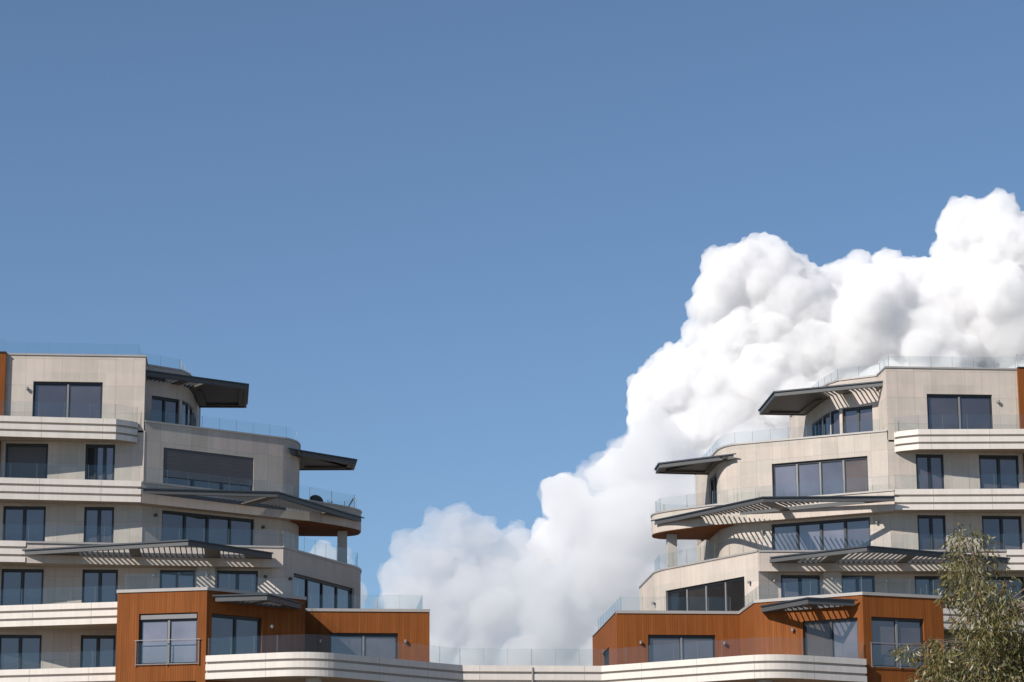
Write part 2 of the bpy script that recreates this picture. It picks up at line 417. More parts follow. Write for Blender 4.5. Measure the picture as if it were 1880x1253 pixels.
def sconce(side, parent, p, nrm, z, mat='lampm'):
    """Round cup lamp on a short wall plate."""
    m = MB(side); n = Vector((nrm[0], nrm[1], 0)).normalized()
    c = Vector((p[0], p[1], z))
    m.cyl(c-n*.005, n, .075, .075, .04, 14, 1)
    m.cyl(c+n*.03, n, .02, .02, .07, 8, 1)
    m.cyl(c+n*.11+Vector((0, 0, -.065)), (0, 0, 1), .065, .08, .13, 16, 0)
    m.cyl(c+n*.11+Vector((0, 0, .0651)), (0, 0, 1), .08, .055, .025, 16, 0)
    return m.build('wall_lamp', [mat, 'lampd'], parent, smooth=False)

# ------------------------------------------------------------------ one half of the mirror-image complex
A1 = [(34.0, .5), (19.6, .5), (19.6, 2.6)]
F1P = A1 + [(17.8, 3.88), (17.42, 4.75), (17.25, 5.95), (17.1, 8.3), (17.05, 14)]
SL = [(19.55, .52)] + arc((12.35, 4.68), (11.6, 5.12), (11.45, 6.5)) + [(11.42, 9.6), (11.4, 14)]
F4P = [(12.33, -.02)] + arc((8.55, 6.52), (8.05, 7.4), (8.03, 8.4)) + [(8.05, 14)]
B1F = [(34.0, -1.55)] + [(20.98, -.48)] + arc((20.25, .02), (19.95, .25), (19.9, .45), 4)
B2F = [(34.0, -1.56), (19.62, -.36)]
P2S = [(19.6, -.36), (10.9, 4.85)] + arc((9.9, 5.75), (8.1, 7.3), (8.03, 8.3), 8) + arc((8.05, 8.8), (8.1, 9.85), (9.2, 9.9), 5) + [(12.5, 9.9)]
B3L = [(34.0, -1.9), (12.33, -.05)]
B4F = [(34.0, -.3), (27.9, -.3), (20.36, -2.52)]
B5O = [(34.0, -1.1), (27.9, -1.1), (20.36, -3.25)]
OP = [(20.35, .5), (20.35, -6.62), (16.02, -7.86), (11.24, -4.6), (11.24, -.27), (4.82, -.27), (4.9, 10.6), (6, 14)]
B5F = [(16.03, -8.23)] + arc((12.75, -9.62), (11.0, -10.4), (9.75, -9.42), 12) + [(3.46, -4.62), (0.0, -4.6)]

def half(side):
    right = side > 0
    b = empty('apartment_building', (side*16, 0, -2)); T = lambda o: o
    root = b
    b2 = bpy.data.objects.new('tmp', None)
    inv = Matrix.Translation((-side*16, 0, 2))
    class Par: pass
    H = dict(h1=30.03, h2=26.76, h3=23.49, h4=20.25, h5=16.89)
    kids_before = set(COL.objects)
    # ---- walls and windows, storey by storey
    def S(path, u=None, v=None): return s_of_u(path, u, v)
    def front(path, ua, ub, z0, z1): return (S(path, ua), S(path, ub), z0, z1)
    # top storey
    ops = [front(F1P, 25.33, 21.77, 27.68, 30.03)]
    w2a = (S(F1P, 19.6, v=None)+1.5+.36, S(F1P, 19.6)+1.5+2.2, 27.75, 29.86)
    w2a = (lens(F1P)[2]+.34, lens(F1P)[2]+2.1, 27.75, 29.86)
    Lc = lens(F1P); w2b = (Lc[3]+.1, Lc[4]-.05, 27.75, 29.86); w2c = (Lc[4]+.05, Lc[5]-.05, 27.75, 29.86); w2d = (Lc[5]+.05, Lc[6]-.1, 27.75, 29.86)
    ops += [w2a, w2b, w2c, w2d]
    wall(side, b, 'wall', 'stone', F1P, 27.4, 31.42, ops)
    window(side, b, F1P, *ops[0], 2, light=True)
    window(side, b, F1P, *w2a, 2); window(side, b, F1P, *w2b, 1, reveal=.12); window(side, b, F1P, *w2c, 1, reveal=.12); window(side, b, F1P, *w2d, 3, reveal=.12)
    # storey 2 front + slanted
    P = A1[:2]
    # front strip under balcony
    fp = [(34.0, .5), (19.55, .5)]
    ops = [front(fp, 26.62, 24.46, 24.4, H['h2']), front(fp, 22.55, 21.04, 24.4, H['h2'])]
    wall(side, b, 'wall', 'stone', fp, 24.3, 27.5, ops)
    if right:
        window(side, b, fp, *ops[0], 2); window(side, b, fp, *ops[1], 2)
    else:
        window(side, b, fp, *ops[0], 1, special={0: 'shutter'}); window(side, b, fp, *ops[1], 3, special={2: 'pane', 0: 'dark'})
    so_ = (S(SL, 18.57), S(SL, 13.92), 24.45, 26.74)
    sv = (s_of_u(SL, None, 7.0), s_of_u(SL, None, 9.5), 24.45, 26.9)
    wall(side, b, 'wall', 'stone', SL, 24.3, 27.97, [so_, sv])
    if right: window(side, b, SL, *so_, 4, light=True, pane='lpane', blinds=(0,))
    else: window(side, b, SL, so_[0], so_[1], 24.45, 26.74, 3, light=False, box=0)
    window(side, b, SL, *sv, 2)
    if not right:                 # roller shutter let down over the upper window, a slit of glass left at the foot
        m = MB(side); p0, d = at(SL, so_[0]+.05); p1, _ = at(SL, so_[1]-.05); o = (d[1]*.04, -d[0]*.04)
        k = 14; z0, z1 = 25.24, 26.72
        for i in range(k):
            za = z0+(z1-z0)*i/k; m.bar((p0[0]+o[0], p0[1]+o[1]), (p1[0]+o[0], p1[1]+o[1]), .03 if i % 2 else .034, za, za+(z1-z0)/k-.006)
        m.build('roller_shutter', 'shutter', b)
    # storey 3
    ops = [front(fp, 30.9, 28.8, 21.15, H['h3']), front(fp, 26.62, 24.47, 21.15, H['h3']), front(fp, 22.52, 21.0, 21.15, H['h3'])]
    wall(side, b, 'wall', 'stone', fp, 21.0, 23.75, ops)
    for o_ in ops: window(side, b, fp, *o_, 2, light=False)
    so3 = (S(SL, 18.58), S(SL, 13.82), 21.25, 23.46)
    wall(side, b, 'wall', 'stone', SL, 21.0, 23.75, [so3])
    window(side, b, SL, *so3, 4, pane='lpane' if right else 'pane')
    # storey 4
    fp4 = [(34.0, .5), (13.45, .5), (12.33, -.02)]
    ops = [front(fp4, a, c, 17.9, H['h4']) for a, c in ((30.9, 28.8), (26.6, 24.47), (22.52, 20.72), (18.6, 16.8), (15.7, 13.6))]
    wall(side, b, 'wall', 'stone', fp4, 17.7, 20.5, ops)
    for o_ in ops: window(side, b, fp4, *o_, 2)
    m = MB(side); m.prism([(15.78, .02), (16.72, .02), (16.72, .497), (15.78, .497)], 17.7, 20.33); m.build('pilaster', 'stone', b)
    so4 = (S(F4P, 11.76), S(F4P, 8.98) if False else S(F4P, 11.76)+6.62, 17.95, 20.22)
    wall(side, b, 'wall', 'stone', F4P, 17.7, 21.4, [so4])
    window(side, b, F4P, *so4, 4, light=right, pane='pane' if not right else 'dpane')
    # storey 5 and 6 outside the timber block
    fp5 = [(34.0, .5), (20.3, .5)]
    ops = [front(fp5, 30.9, 28.8, 14.5, H['h5']), front(fp5, 26.6, 24.46, 14.5, H['h5']), front(fp5, 22.5, 20.75, 14.5, H['h5'])]
    wall(side, b, 'wall', 'stone', fp5, 14.4, 17.3, ops)
    for o_ in ops: window(side, b, fp5, *o_, 2)
    wall(side, b, 'wall', 'stone', fp5, -2, 14.0)
    # timber column at the far end of the two top storeys
    m = MB(side); m.prism([(33.9, .27), (26.75, .27), (26.78, 3), (33.9, 3)], 28.0, 31.46); m.prism([(33.9, .27), (26.86, .27), (26.88, 3), (33.9, 3)], 24.3, 26.8)
    m.build('timber_wall', 'wood', b)
    # ---- timber blocks
    Lo = lens(OP)
    o1w = (s_of_u(OP[1:3], 19.28)+Lo[1], s_of_u(OP[1:3], 16.45)+Lo[1], 14.55, 17.02)
    o1l = (o1w[0], o1w[1], 11.3, 13.73)
    orw = (Lo[2]+.30, Lo[2]+3.22, 14.6, 16.98)
    o2w = (Lo[4]+1.3, Lo[4]+4.8, 14.6, 16.98)
    osw = (Lo[5]+3.4, Lo[5]+6.6, 14.6, 16.74)
    wall(side, b, 'timber_wall', 'wood', OP, -2, 18.1, [o1w, o1l, orw, o2w, osw], reveal=.25)
    window(side, b, OP, *o1w, 2, light=True, pane='pane' if right else 'lpane', box=(.22 if not right else 0), reveal=.25)
    window(side, b, OP, *o1l, 2, reveal=.25)
    window(side, b, OP, *orw, 2, reveal=.25, blinds=((1,) if right else ()))
    window(side, b, OP, *o2w, 2, light=True, reveal=.25)
    window(side, b, OP, *osw, 3, reveal=.25)
    # french balcony at the timber block window
    a, d = at(OP, o1w[0]-.1); c, _ = at(OP, o1w[1]+.1); off = (-d[1]*.07, d[0]*.07)
    g = MB(side); pa = (a[0]+off[0], a[1]+off[1]); pc = (c[0]+off[0], c[1]+off[1]); mid = ((pa[0]+pc[0])/2, (pa[1]+pc[1])/2)
    dd = Vector((pc[0]-pa[0], pc[1]-pa[1])).normalized()
    g.bar((pa[0]+dd.x*.06, pa[1]+dd.y*.06), (mid[0]-dd.x*.03, mid[1]-dd.y*.03), .014, 14.62, 15.62); g.bar((mid[0]+dd.x*.03, mid[1]+dd.y*.03), (pc[0]-dd.x*.06, pc[1]-dd.y*.06), .014, 14.62, 15.62)
    fb = g.build('glass_railing', 'glass', b)
    g = MB(side); g.bar(pa, pc, .035, 15.71, 15.745, ext=.08)
    for p in (pa, mid, pc): g.bar((p[0]-.02, p[1]), (p[0]+.02, p[1]), .04, 14.5, 15.70)
    g.bar(pa, pc, .03, 14.55, 14.58); g.build('handrail', 'rail', fb)
    # ---- slabs and balcony fronts
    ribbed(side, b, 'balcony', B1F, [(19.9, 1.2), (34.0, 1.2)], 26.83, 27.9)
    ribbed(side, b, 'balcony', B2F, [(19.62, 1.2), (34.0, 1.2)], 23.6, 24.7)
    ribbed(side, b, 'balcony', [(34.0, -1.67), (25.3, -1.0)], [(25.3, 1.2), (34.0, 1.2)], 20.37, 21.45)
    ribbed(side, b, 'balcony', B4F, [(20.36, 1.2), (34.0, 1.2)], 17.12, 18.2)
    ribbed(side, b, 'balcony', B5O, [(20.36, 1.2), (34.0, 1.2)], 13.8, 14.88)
    ribbed(side, b, 'curved_balcony', B5F, [(0, 4), (5.2, 4), (5.2, .2), (11.8, .2), (11.8, -4.2), (16.03, -7.2)], 13.75, 14.88)
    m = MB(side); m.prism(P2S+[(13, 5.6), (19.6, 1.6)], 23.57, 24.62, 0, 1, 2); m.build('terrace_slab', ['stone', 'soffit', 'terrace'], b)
    m = MB(side); q = [(12.0, 4.65)]+[p for p in P2S if p[0] < 11.2 and p != P2S[-1]]+[(12.4, 9.9), (11.6, 6)]
    m.prism(inset(q, .03), 23.535, 23.566); m.build('timber_soffit', 'wood', b)
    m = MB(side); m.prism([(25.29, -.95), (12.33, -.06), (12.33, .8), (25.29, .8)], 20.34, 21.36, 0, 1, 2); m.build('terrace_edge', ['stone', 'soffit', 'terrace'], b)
    if right:      # cover strip where the two blocks' terraces meet
        m = MB(side); m.prism([(-.035, -4.66), (.035, -4.66), (.035, -4.4), (-.035, -4.4)], 13.7, 14.80); m.build('joint_cover', 'cap', b)
    # floors / roofs that close the volumes
    m = MB(side)
    m.prism([p for p in F1P if p[1] < 14][:0]+[(33.95, .55), (19.65, .55), (19.65, 2.65), (17.9, 3.95), (17.5, 5), (17.15, 13.9), (33.95, 13.9)], 31.0, 31.2)
    m.prism([(19.5, .6), (12.3, 4.8), (11.5, 6.5), (11.45, 13.9), (19.5, 13.9)], 27.3, 27.5)
    m.prism([(12.4, .1), (8.6, 6.6), (8.1, 8.4), (8.1, 13.9), (20, 13.9), (20, 1.0), (13.3, .8)], 20.9, 21.1)
    m.prism([(20.3, .4), (20.3, -6.55), (16.02, -7.8), (11.3, -4.55), (11.3, -.22), (4.87, -.22), (4.95, 10.5), (6, 13.9), (20.3, 13.9)], 17.65, 17.85)
    m.build('roof', 'terrace', b)
    m = MB(side)
    for uu, za, zb in ((6, -2, 18.0), (8.05, 18.0, 21.3), (11.4, 21.3, 27.8), (17, 27.8, 31.4)): m.prism([(33.95, 13.8), (uu, 13.8), (uu, 13.97), (33.95, 13.97)], za, zb)
    m.prism([(34.0, .5), (34.1, .5), (34.1, 14), (34.0, 14)], -2, 31.4); m.build('wall', 'stone', b)
    # ---- copings
    coping(side, b, [(26.75, .5)]+F1P[1:], 31.5)
    coping(side, b, [(33.9, .27), (26.75, .27)], 31.53, mat='lip', t=.06)
    coping(side, b, SL, 28.05); coping(side, b, P2S[:-1], 24.7, w=.3)
    coping(side, b, F4P, 21.46); coping(side, b, [(25.29, -.97), (12.36, -.06)], 21.44, w=.3)
    coping(side, b, OP[:6], 18.22, t=.15)
    coping(side, b, OP[5:], 18.217, t=.06, out=.03)
    # ---- glass railings
    railing(side, b, [(26.93, 1.3), (20.0, 1.5), (19.95, 3.4), (17.95, 4.9), (17.5, 8.0), (17.45, 13)], 31.2, 32.3)
    railing(side, b, [(33.9, 1.2), (26.98, 1.2)], 31.3, 32.45)
    railing(side, b, offset(B1F, -.12)[:2]+[(19.95, .35)], 27.9, 28.7)
    railing(side, b, [(19.3, 1.2)]+[(12.2, 5.25)]+arc((12.2, 5.25), (11.75, 5.6), (11.62, 7.0), 5)[1:]+[(11.6, 13)], 27.9, 28.75, step=1.0)
    railing(side, b, [(34.0, -1.44), (19.7, -.24)], 24.7, 25.5)
    railing(side, b, [(19.4, 0.0), (10.9, 5.3), (9.7, 6.6), (8.4, 7.8), (8.3, 8.8), (8.9, 9.75), (11.4, 9.75)], 24.7, 25.5)
    railing(side, b, [(34.0, -1.52), (12.6, .05)], 21.46, 22.3)
    railing(side, b, [(12.4, .2), (8.85, 6.45), (8.25, 7.6), (8.3, 9.5)], 21.46, 22.3)
    railing(side, b, [(34.0, -.18), (27.9, -.18), (20.45, -2.4)], 18.2, 19.03)
    railing(side, b, [(20.0, .4), (20.0, -6.2), (16.1, -7.35), (11.6, -4.25), (11.6, .25)], 18.2, 19.05)
    railing(side, b, [(10.9, .5), (5.15, .5), (5.15, 10)], 18.2, 19.05)
    railing(side, b, [(34.0, -.95), (27.9, -.95), (20.45, -3.1)], 14.88, 15.7)
    railing(side, b, offset(B5F, -.3), 14.86, 15.75)
    # ---- canopies
    t30 = Vector((-.866, .5)); 
    # top storey: along the recessed window, then out past the corner
    canopy(side, b, [(19.58, 1.3), (14.3, 4.35), (14.38, 9.4), (17.0, 9.5), (17.2, 5.0), (17.55, 3.5), (19.58, 2.1)][:4]+[(17.2, 5.9), (19.58, 2.8)], 3, 30.88, t30, (19.58, 1.3), [(.2, 2.2), (2.7, 3.6)], edge=.07, zpoly=[(19.5, 1.42), (15.9, 3.5), (17.2, 5.4), (19.5, 3.0)])
    canopy(side, b, [(12.0, 4.6), (8.36, 7.55), (8.41, 9.35), (11.6, 9.6), (11.6, 6.4)], 3, 27.44, Vector((-.78, .62)), (11.9, 4.9), [], edge=.07)
    d3 = Vector((-.86, .51)).normalized(); o3 = (19.5, -.76)
    kk = (12.67-19.5)*d3.x+(-.11+.76)*d3.y
    canopy(side, b, [(19.5, -.76), (12.67, -.11), (9.0, 6.1), (8.05, 7.6), (9.6, 6.2), (10.9, 5.0)], 3, 24.27, d3, o3, [(1.6, kk-.3), (kk+.25, 11.0)], spacing=.265, solid=False)
    canopy(side, b, [(25.46, -.95), (17.06, -4.66), (12.9, -.6), (12.9, .0), (25.46, -1.05)][:3]+[(12.9, -.2)], 2, 21.02, Vector((-1, 0)), (25.46, -1), [(25.46-22.6, 25.46-20.05), (25.46-19.5, 25.46-16.3), (25.46-15.5, 25.46-14.3)], spacing=.27, solid=False)
    d5 = Vector((-.825, .565)).normalized()
    canopy(side, b, [(15.62, -7.85), (13.15, -8.5), (11.45, -5.3), (11.6, -4.85)], 2, 17.84, d5, (16, -7.85), [(.95, 2.35), (2.65, 4.1)], spacing=.3, solid=False, h=.3)
    # ---- columns
    m = MB(side); m.prism([(9.32, 7.9), (8.8, 7.9), (8.8, 8.4), (9.32, 8.4)], 21.0, 23.56); m.build('column', 'column', b)
    m = MB(side); m.cyl((10.88, -8.6, -2), (0, 0, 1), .4, .4, 15.76, 32); m.build('column', 'column', b, smooth=False)
    # ---- wall lamps
    fr = (0, -1); sl = (-.5, -.866); s4 = (-.866, -.5); so5 = (-.56, -.83)
    for p, n_, z in [((25.63, .5), fr, 29.62), ((18.93, .88), sl, 23.12), ((13.4, 4.07), sl, 23.06), ((13.24, .41), (-.2, -1), 19.9), ((12.0, .54), s4, 19.83),
                     ((19.2, .5), fr, 19.94), ((16.2, .5), fr, 19.93), ((6.05, -.27), fr, 16.55), ((10.4, -.27), fr, 16.54), ((12.94, -5.77), so5, 16.57)]:
        if p[0] == 19.2 and not right: p = (18.9, .5)
        if p[0] == 16.2: p = (16.2, .02)
        sconce(side, b, p, n_, z, 'lampd' if (not right and z > 19.8 and p[0] < 19.5 and n_ != fr) else 'lampm')
    if right: sconce(side, b, (8.03, 7.9), (-1, -.1), 19.68)
    # everything was made in world coordinates: give the root its own base point
    for o in set(COL.objects)-kids_before:
        if o.parent is root: o.matrix_parent_inverse = inv
    return b

rb = half(1); lb = half(-1)
tag(rb, 'stepped beige apartment block at the right with sunlit slanted walls and an orange timber base', 'building')
tag(lb, 'stepped beige apartment block at the left with shaded slanted walls and a lowered roller shutter', 'building')
#CLOUD
def pix_dir(x, y):
    return (fw + rt*((x-940)/5001.24) - up*((y-626.5)/5001.24))
def cloud_mesh(name, lobes, D, seed, voxel, kids=(11, 7), disp=((60, 16), (22, 7), (9, 3))):
    rnd = random.Random(seed); px = D/5001.24
    base = bpy.data.meshes.new('tmp_ico')
    import bmesh
    bm = bmesh.new(); bmesh.ops.create_icosphere(bm, subdivisions=2, radius=1); bm.verts.ensure_lookup_table()
    bv = np.array([v.co[:] for v in bm.verts]); bf = np.array([[v.index for v in f.verts] for f in bm.faces]); bm.free()
    V, F, n = [], [], 0
    def add(c, r, sq=1.0):
        nonlocal n
        V.append(bv*np.array([r, r, r*sq])+np.array(c)); F.append(bf+n); n += len(bv)
    def grow(c, r, lev):
        add(c, r, rnd.uniform(.85, 1.0))
        if lev >= len(kids): return
        for _ in range(kids[lev]):
            # children sit on the upper and camera-facing surface, like cauliflower heads
            d = Vector((rnd.gauss(0, 1), rnd.gauss(-.45, 1), rnd.gauss(.25, 1))).normalized()
            k = rnd.uniform(.14, .36) if lev else rnd.uniform(.25, .62)
            grow(tuple(Vector(c)+d*r*(1.0-.45*k)), r*k, lev+1)
    for (x, y, r, dz) in lobes:
        d = pix_dir(x, y); p = CAM_POS+d*(D+dz*.45)
        grow(tuple(p), r*px*.93, 0)
    V = np.concatenate(V); F = np.concatenate(F)
    me = bpy.data.meshes.new(name); me.from_pydata(V.tolist(), [], F.tolist())
    o = bpy.data.objects.new(name, me); COL.objects.link(o)
    rm = o.modifiers.new('remesh', 'REMESH'); rm.mode = 'VOXEL'; rm.voxel_size = voxel; rm.use_smooth_shade = True
    for i, (size, st) in enumerate(disp):
        t = bpy.data.textures.new('%s_noise_%d' % (name, i), 'CLOUDS'); t.noise_scale = size; t.noise_depth = 3
        dm = o.modifiers.new('displace%d' % i, 'DISPLACE'); dm.texture = t; dm.strength = st; dm.mid_level = .5; dm.texture_coords = 'GLOBAL'
    rm = o.modifiers.new('remesh2', 'REMESH'); rm.mode = 'VOXEL'; rm.voxel_size = voxel*.9; rm.use_smooth_shade = True
    dg = bpy.context.evaluated_depsgraph_get(); ev = bpy.data.meshes.new_from_object(o.evaluated_get(dg))
    bpy.data.objects.remove(o); bpy.data.meshes.remove(me)
    o = bpy.data.objects.new(name, ev); ev.name = name; COL.objects.link(o)
    ev.polygons.foreach_set('use_smooth', [True]*len(ev.polygons)); ev.update()
    return o
def cloud_volume(name, density, col, an=0.0):
    m = bpy.data.materials.new(name); m.use_nodes = True; t = m.node_tree; t.nodes.clear()
    out = t.nodes.new('ShaderNodeOutputMaterial'); v = t.nodes.new('ShaderNodeVolumePrincipled')
    v.inputs['Color'].default_value = (*col, 1); v.inputs['Density'].default_value = density; v.inputs['Anisotropy'].default_value = an
    t.links.new(v.outputs[0], out.inputs['Volume']); return m
def cloud_surface(name):
    m = bpy.data.materials.new(name); m.use_nodes = True; t = m.node_tree; b = t.nodes['Principled BSDF']
    b.inputs['Base Color'].default_value = (.93, .93, .94, 1); b.inputs['Roughness'].default_value = 1; b.inputs['Specular IOR Level'].default_value = 0
    b.inputs['Subsurface Weight'].default_value = 1; b.inputs['Subsurface Radius'].default_value = (1, 1, 1); b.inputs['Subsurface Scale'].default_value = 25
    return m
UP = [(1800, 440, 85, 60), (1765, 400, 42, 30), (1830, 392, 44, 60), (1870, 470, 92, 0), (1790, 540, 95, 0), (1860, 610, 120, -40), (1400, 515, 80, 0), (1350, 520, 68, 0), (1322, 560, 54, 0), (1425, 500, 58, 0), (1300, 620, 44, 0), (1352, 640, 92, 10), (1440, 580, 95, 0), (1490, 560, 70, 0), (1470, 640, 90, -30),
      (1510, 545, 58, 60), (1570, 515, 50, 60), (1640, 545, 78, 60), (1720, 570, 95, 40), (1600, 610, 105, -60), (1690, 640, 100, -70), (1530, 670, 90, -50), (1255, 715, 72, 0), (1200, 720, 56, 20), (1195, 770, 50, 0),
      (1330, 770, 112, -10), (1450, 740, 120, -30), (1580, 760, 130, -60), (1720, 760, 140, -60), (1850, 780, 140, -60),
      (1205, 850, 80, 0), (1130, 868, 46, 0), (1042, 925, 46, -30), (1020, 900, 22, -30), (1075, 965, 56, -40), (1150, 960, 66, -50), (1110, 1030, 60, -40), (1230, 940, 90, -30), (1010, 1000, 44, -20)]
LO = [(1205, 850, 84, 0), (1130, 870, 52, 0), (1090, 900, 50, 10), (1040, 925, 50, 0), (1020, 905, 25, 0), (1075, 980, 80, -10), (1180, 960, 105, -20), (1290, 930, 120, 0), (1400, 930, 130, 0),
      (960, 1045, 78, 30), (880, 1000, 58, 20), (833, 985, 52, 0), (780, 1030, 55, 0), (735, 1060, 44, 0), (590, 1050, 52, 0), (640, 1100, 40, 0), (715, 1110, 34, 20), (800, 1110, 92, 0), (900, 1120, 105, 0), (1010, 1100, 110, 0), (1120, 1080, 115, 0), (1240, 1080, 120, 0), (760, 1200, 95, 0), (880, 1240, 110, 0), (1010, 1230, 120, 0), (1140, 1220, 120, 0), (1280, 1200, 130, 0)]

cl = cloud_mesh('cloud', UP, 3000, 6, 1.3, kids=(12, 10, 4), disp=((70, 12), (22, 6), (7, 5), (3, 3)))
cl.data.materials.append(cloud_volume('cloud_water', .085, (.966, .966, .97))); tag(cl, kind='structure')
c2 = cloud_mesh('cloud', LO, 2880, 5, 1.8, kids=(13, 9, 3), disp=((60, 16), (24, 12), (8, 7), (3, 3)))
c2.data.materials.append(cloud_volume('cloud_thin', .027, (.90, .906, .92))); tag(c2, kind='structure')

# ------------------------------------------------------------------ tree in front of the right-hand block
def at_pix(x, y, d):
    v = pix_dir(x, y); return CAM_POS+v*(d/math.hypot(v.x, v.y))
def make_tree():
    rnd = random.Random(11)
    base = Vector((1.9, -84.8, -2)); root = empty('eucalyptus_tree', base)
    tag(root, 'leafy eucalyptus tree with drooping olive leaves in front of the right block', 'tree')
    cl = [(1775, 985, 30, .5), (1752, 1003, 24, .7), (1800, 1008, 32, .5), (1745, 1040, 24, .8), (1772, 1048, 34, 1), (1822, 1040, 26, .35), (1758, 1082, 36, 1.1), (1800, 1092, 42, 1.1), (1738, 1100, 16, .6),
          (1845, 1085, 32, .5), (1790, 1132, 44, 1), (1842, 1135, 42, 1), (1872, 1120, 26, .5), (1765, 1150, 25, .5), (1800, 1172, 38, 1), (1838, 1185, 52, 1.2), (1878, 1180, 46, 1), (1770, 1215, 42, 1), (1725, 1238, 34, 1),
          (1697, 1250, 26, .8), (1668, 1198, 20, .7), (1646, 1194, 10, .5), (1690, 1212, 14, .5), (1712, 1188, 22, .9), (1730, 1205, 26, 1), (1742, 1245, 50, 1.1), (1805, 1240, 60, 1.3), (1870, 1240, 68, 1.3)]
    for _ in range(46):
        cl.append((rnd.uniform(1740, 2250), rnd.uniform(1270, 1420), rnd.uniform(45, 75), .8))
    for _ in range(30):
        a = rnd.uniform(-1, 1); x = rnd.uniform(1900, 2180); cl.append((x, rnd.uniform(1020, 1260)+max(0, (x-2000))*.5, rnd.uniform(40, 60), .8))
    V, F, T = [], [], []
    cents = []
    for (x, y, r, dens) in cl:
        d0 = 55+rnd.uniform(-1.3, 1.3); c = at_pix(x, y, d0); R = r/91.; cents.append((c, R))
        for _ in range(int(2000*R*R*dens)+24):
            while True:
                q = Vector((rnd.uniform(-1, 1), rnd.uniform(-1, 1), rnd.uniform(-1, 1)))
                if q.length < 1.05: break
            q = q*(.55+.45*q.length)
            p = c+Vector((q.x*R, q.y*R*1.3, q.z*R*.95))
            L = rnd.uniform(.09, .19); w = rnd.uniform(.010, .017)
            ax = Vector((q.x*.8+rnd.gauss(0, .45), q.y*.5+rnd.gauss(0, .45), -1.0+rnd.gauss(0, .35)+max(0, q.z)*.5)).normalized()
            sd_ = ax.cross(Vector((rnd.gauss(0, 1), rnd.gauss(0, 1), rnd.gauss(0, 1)))).normalized()*w
            bend = Vector((rnd.gauss(0, .012), rnd.gauss(0, .012), -.012)); n = len(V)
            m1 = p+ax*L*.35+bend; m2 = p+ax*L*.7+bend*.7
            V += [p, m1+sd_, m1-sd_, m2+sd_*.8, m2-sd_*.8, p+ax*L]
            F += [(n, n+1, n+2), (n+1, n+3, n+4, n+2), (n+3, n+5, n+4)]
            t = rnd.random(); T += [t]*6
    me = bpy.data.meshes.new('foliage'); me.from_pydata([tuple(v-base) for v in V], [], F)
    at_ = me.attributes.new('tint', 'FLOAT', 'POINT'); at_.data.foreach_set('value', T)
    m, t, b = newmat('eucalyptus_leaf')
    an = N(t, 'ShaderNodeAttribute', attribute_name='tint'); cr = N(t, 'ShaderNodeValToRGB'); t.links.new(an.outputs['Fac'], cr.inputs[0])
    e = cr.color_ramp.elements; e[0].position = 0; e[0].color = (.07, .07, .02, 1); e[1].position = 1; e[1].color = (.27, .26, .19, 1)
    for p, c in ((.45, (.13, .122, .038, 1)), (.75, (.20, .175, .065, 1)), (.86, (.20, .105, .04, 1)), (.93, (.21, .20, .085, 1))):
        x = e.new(p); x.color = c
    t.links.new(cr.outputs[0], b.inputs['Base Color']); b.inputs['Roughness'].default_value = .42
    out = t.nodes['Material Output']; tl = N(t, 'ShaderNodeBsdfTranslucent'); t.links.new(cr.outputs[0], tl.inputs[0])
    mx = N(t, 'ShaderNodeMixShader'); mx.inputs[0].default_value = .25; t.links.new(b.outputs[0], mx.inputs[1]); t.links.new(tl.outputs[0], mx.inputs[2]); t.links.new(mx.outputs[0], out.inputs[0])
    me.materials.append(m); o = bpy.data.objects.new('foliage', me); COL.objects.link(o); o.parent = root
    # trunk and limbs
    M['bark'] = plain('bark', (.20, .15, .11), .85, lo=.7, hi=1.2, sc=6)
    def tube(mb, pts, r0, r1, n=7):
        k = len(pts)
        rings = []
        for i, p in enumerate(pts):
            d = (pts[min(i+1, k-1)]-pts[max(i-1, 0)]).normalized(); a = d.orthogonal().normalized(); bb = d.cross(a); r = r0+(r1-r0)*i/(k-1)
            rings.append([p+(a*math.cos(2*math.pi*j/n)+bb*math.sin(2*math.pi*j/n))*r for j in range(n)])
        for i in range(k-1):
            for j in range(n): mb.face([rings[i][j], rings[i][(j+1) % n], rings[i+1][(j+1) % n], rings[i+1][j]])
    tr = MB(); top = Vector((1.4, -85.2, 6.2))
    tp = [Vector((0, 0, 0)), Vector((.12, -.05, 2)), Vector((-.1, .05, 4)), Vector((-.35, -.2, 6.2)), top-base, at_pix(1785, 1010, 55)-base]
    tube(tr, tp[:5], .2, .07, 12); tube(tr, tp[4:], .07, .012); tr.build('trunk', 'bark', root, smooth=True)
    lb_ = MB()
    for c, R in cents:
        c = c-base; s0 = tp[2].lerp(tp[4], rnd.uniform(.0, 1)) if c.z < 8 else tp[4]
        if c.z > 8.6: s0 = tp[4].lerp(tp[5], .3)
        md = s0.lerp(c, .5)+Vector((rnd.gauss(0, .1), rnd.gauss(0, .1), .25)); q = s0.lerp(md, .5)+Vector((0, 0, .1)); w = md.lerp(c, .5)+Vector((0, 0, .06))
        tube(lb_, [s0, q, md, w, c], .022, .004, 6)
        for _ in range(6):
            e_ = c+Vector((rnd.uniform(-1, 1)*R, rnd.uniform(-1, 1)*R, rnd.uniform(-.9, .7)*R)); tube(lb_, [w, w.lerp(e_, .5)+Vector((0, 0, .05)), e_], .006, .002, 4)
    lb_.build('limbs', 'bark', root, smooth=True)
make_tree()
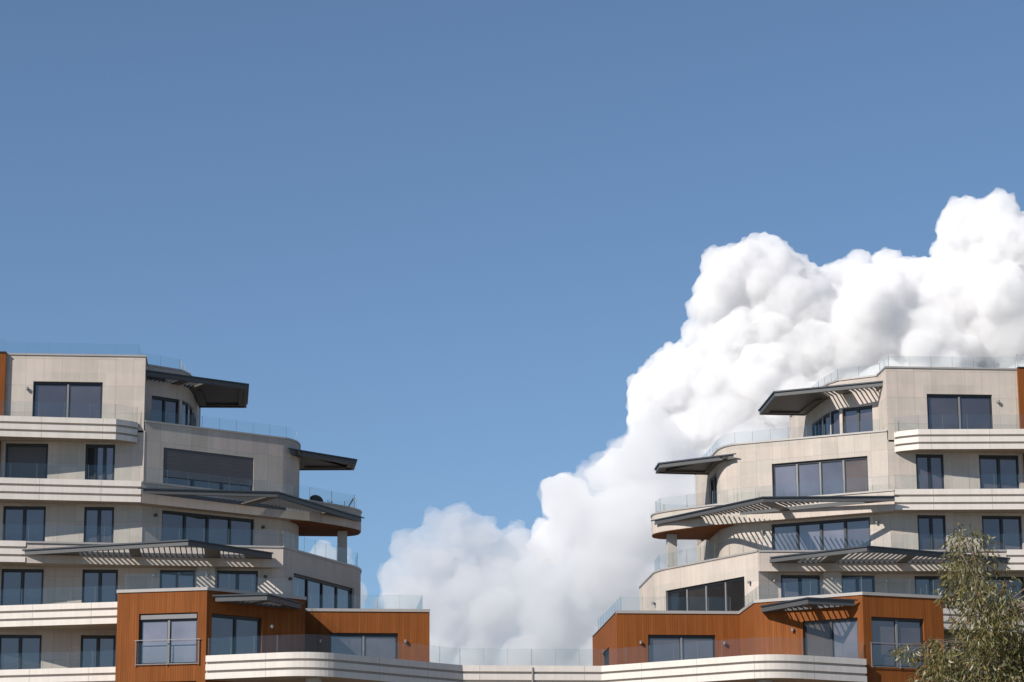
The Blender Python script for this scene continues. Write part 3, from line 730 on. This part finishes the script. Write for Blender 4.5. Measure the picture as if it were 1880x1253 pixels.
# ------------------------------------------------------------------ things standing on the left terrace
def dish():
    t = empty('satellite_dish', (-10.5, 8.6, 24.62)); tag(t, 'dark round satellite dish standing behind the glass railing of the left terrace', 'satellite dish')
    base = Vector((-10.5, 8.6, 24.62))
    m = MB(); m.cyl((0, 0, 0), (0, 0, 1), .03, .03, .62, 10); m.cyl((0, 0, 0), (0, 0, 1), .2, .2, .03, 14); m.build('mast', 'lampd', t)
    m = MB(); n = Vector((.25, -1, .45)).normalized(); a = n.orthogonal().normalized(); b = n.cross(a); c0 = Vector((0, -.06, .62)); R = .40; K = 24; rings = []
    for i in range(7):
        r = R*i/6; rings.append([c0+n*(r*r*.45)+(a*math.cos(2*math.pi*k/K)+b*math.sin(2*math.pi*k/K))*r for k in range(K)])
    for i in range(6):
        for k in range(K): m.face([rings[i][k], rings[i][(k+1) % K], rings[i+1][(k+1) % K], rings[i+1][k]])
    m.build('reflector', 'lampd', t, smooth=True)
    m = MB(); f = c0+n*.34; m.cyl(c0-b*R*.9+n*.05, (f-(c0-b*R*.9)), .01, .01, (f-(c0-b*R*.9)).length, 6); m.build('feed_arm', 'lampm', t)
    m = MB(); m.cyl(f, n, .03, .035, .09, 10); m.build('feed_horn', 'lampm', t)
dish()
def deck_chair():
    t = empty('deck_chair', (-8.95, 9.0, 24.62)); tag(t, 'dark folding deck chair with a raised back near the corner of the left terrace', 'chair')
    m = MB(); m.prism([(-.55, -.28), (.15, -.28), (.15, .28), (-.55, .28)], .30, .34); m.build('seat', 'lampd', t)
    m = MB()
    for y in (-.28, .28): m.face([(.15, y, .3), (.19, y, .3), (.52, y, .86), (.48, y, .88)])
    m.face([(.15, -.28, .3), (.15, .28, .3), (.48, .28, .88), (.48, -.28, .88)]); m.face([(.19, -.28, .3), (.19, .28, .3), (.52, .28, .86), (.52, -.28, .86)]); m.face([(.48, -.28, .88), (.48, .28, .88), (.52, .28, .86), (.52, -.28, .86)])
    m.build('backrest', 'lampd', t)
    for x in (-.5, .1):
        for y in (-.25, .25): m = MB(); m.cyl((x, y, 0), (0, 0, 1), .018, .018, .30, 8); m.build('leg', 'lampd', t)
deck_chair()
def planter():
    t = empty('potted_plant', (-9.75, 8.7, 24.62)); tag(t, 'small potted shrub between the dish and the chair on the left terrace', 'plant'); rnd = random.Random(4)
    m = MB(); m.cyl((0, 0, 0), (0, 0, 1), .12, .17, .32, 16); m.build('pot', 'lampd', t)
    m = MB()
    for _ in range(160):
        d = Vector((rnd.gauss(0, .45), rnd.gauss(0, .45), 1)).normalized(); p = Vector((0, 0, .3))+d*rnd.uniform(.1, .4); w = d.orthogonal().normalized()*.014; l = Vector((rnd.gauss(0, .05), rnd.gauss(0, .05), rnd.gauss(.03, .04)))
        m.face([p, p+l*.5+w, p+l, p+l*.5-w])
    M['leafy'] = plain('shrub_leaf', (.05, .07, .03), .5); m.build('foliage', 'leafy', t)
planter()
#GROUND
m = MB(); m.face([(-9000, -9000, -2), (9000, -9000, -2), (9000, 12000, -2), (-9000, 12000, -2)])
M['ground'] = plain('ground_mix', (.21, .195, .165), .9, lo=.7, hi=1.2, sc=.05)
tag(m.build('ground', 'ground'), kind='structure')
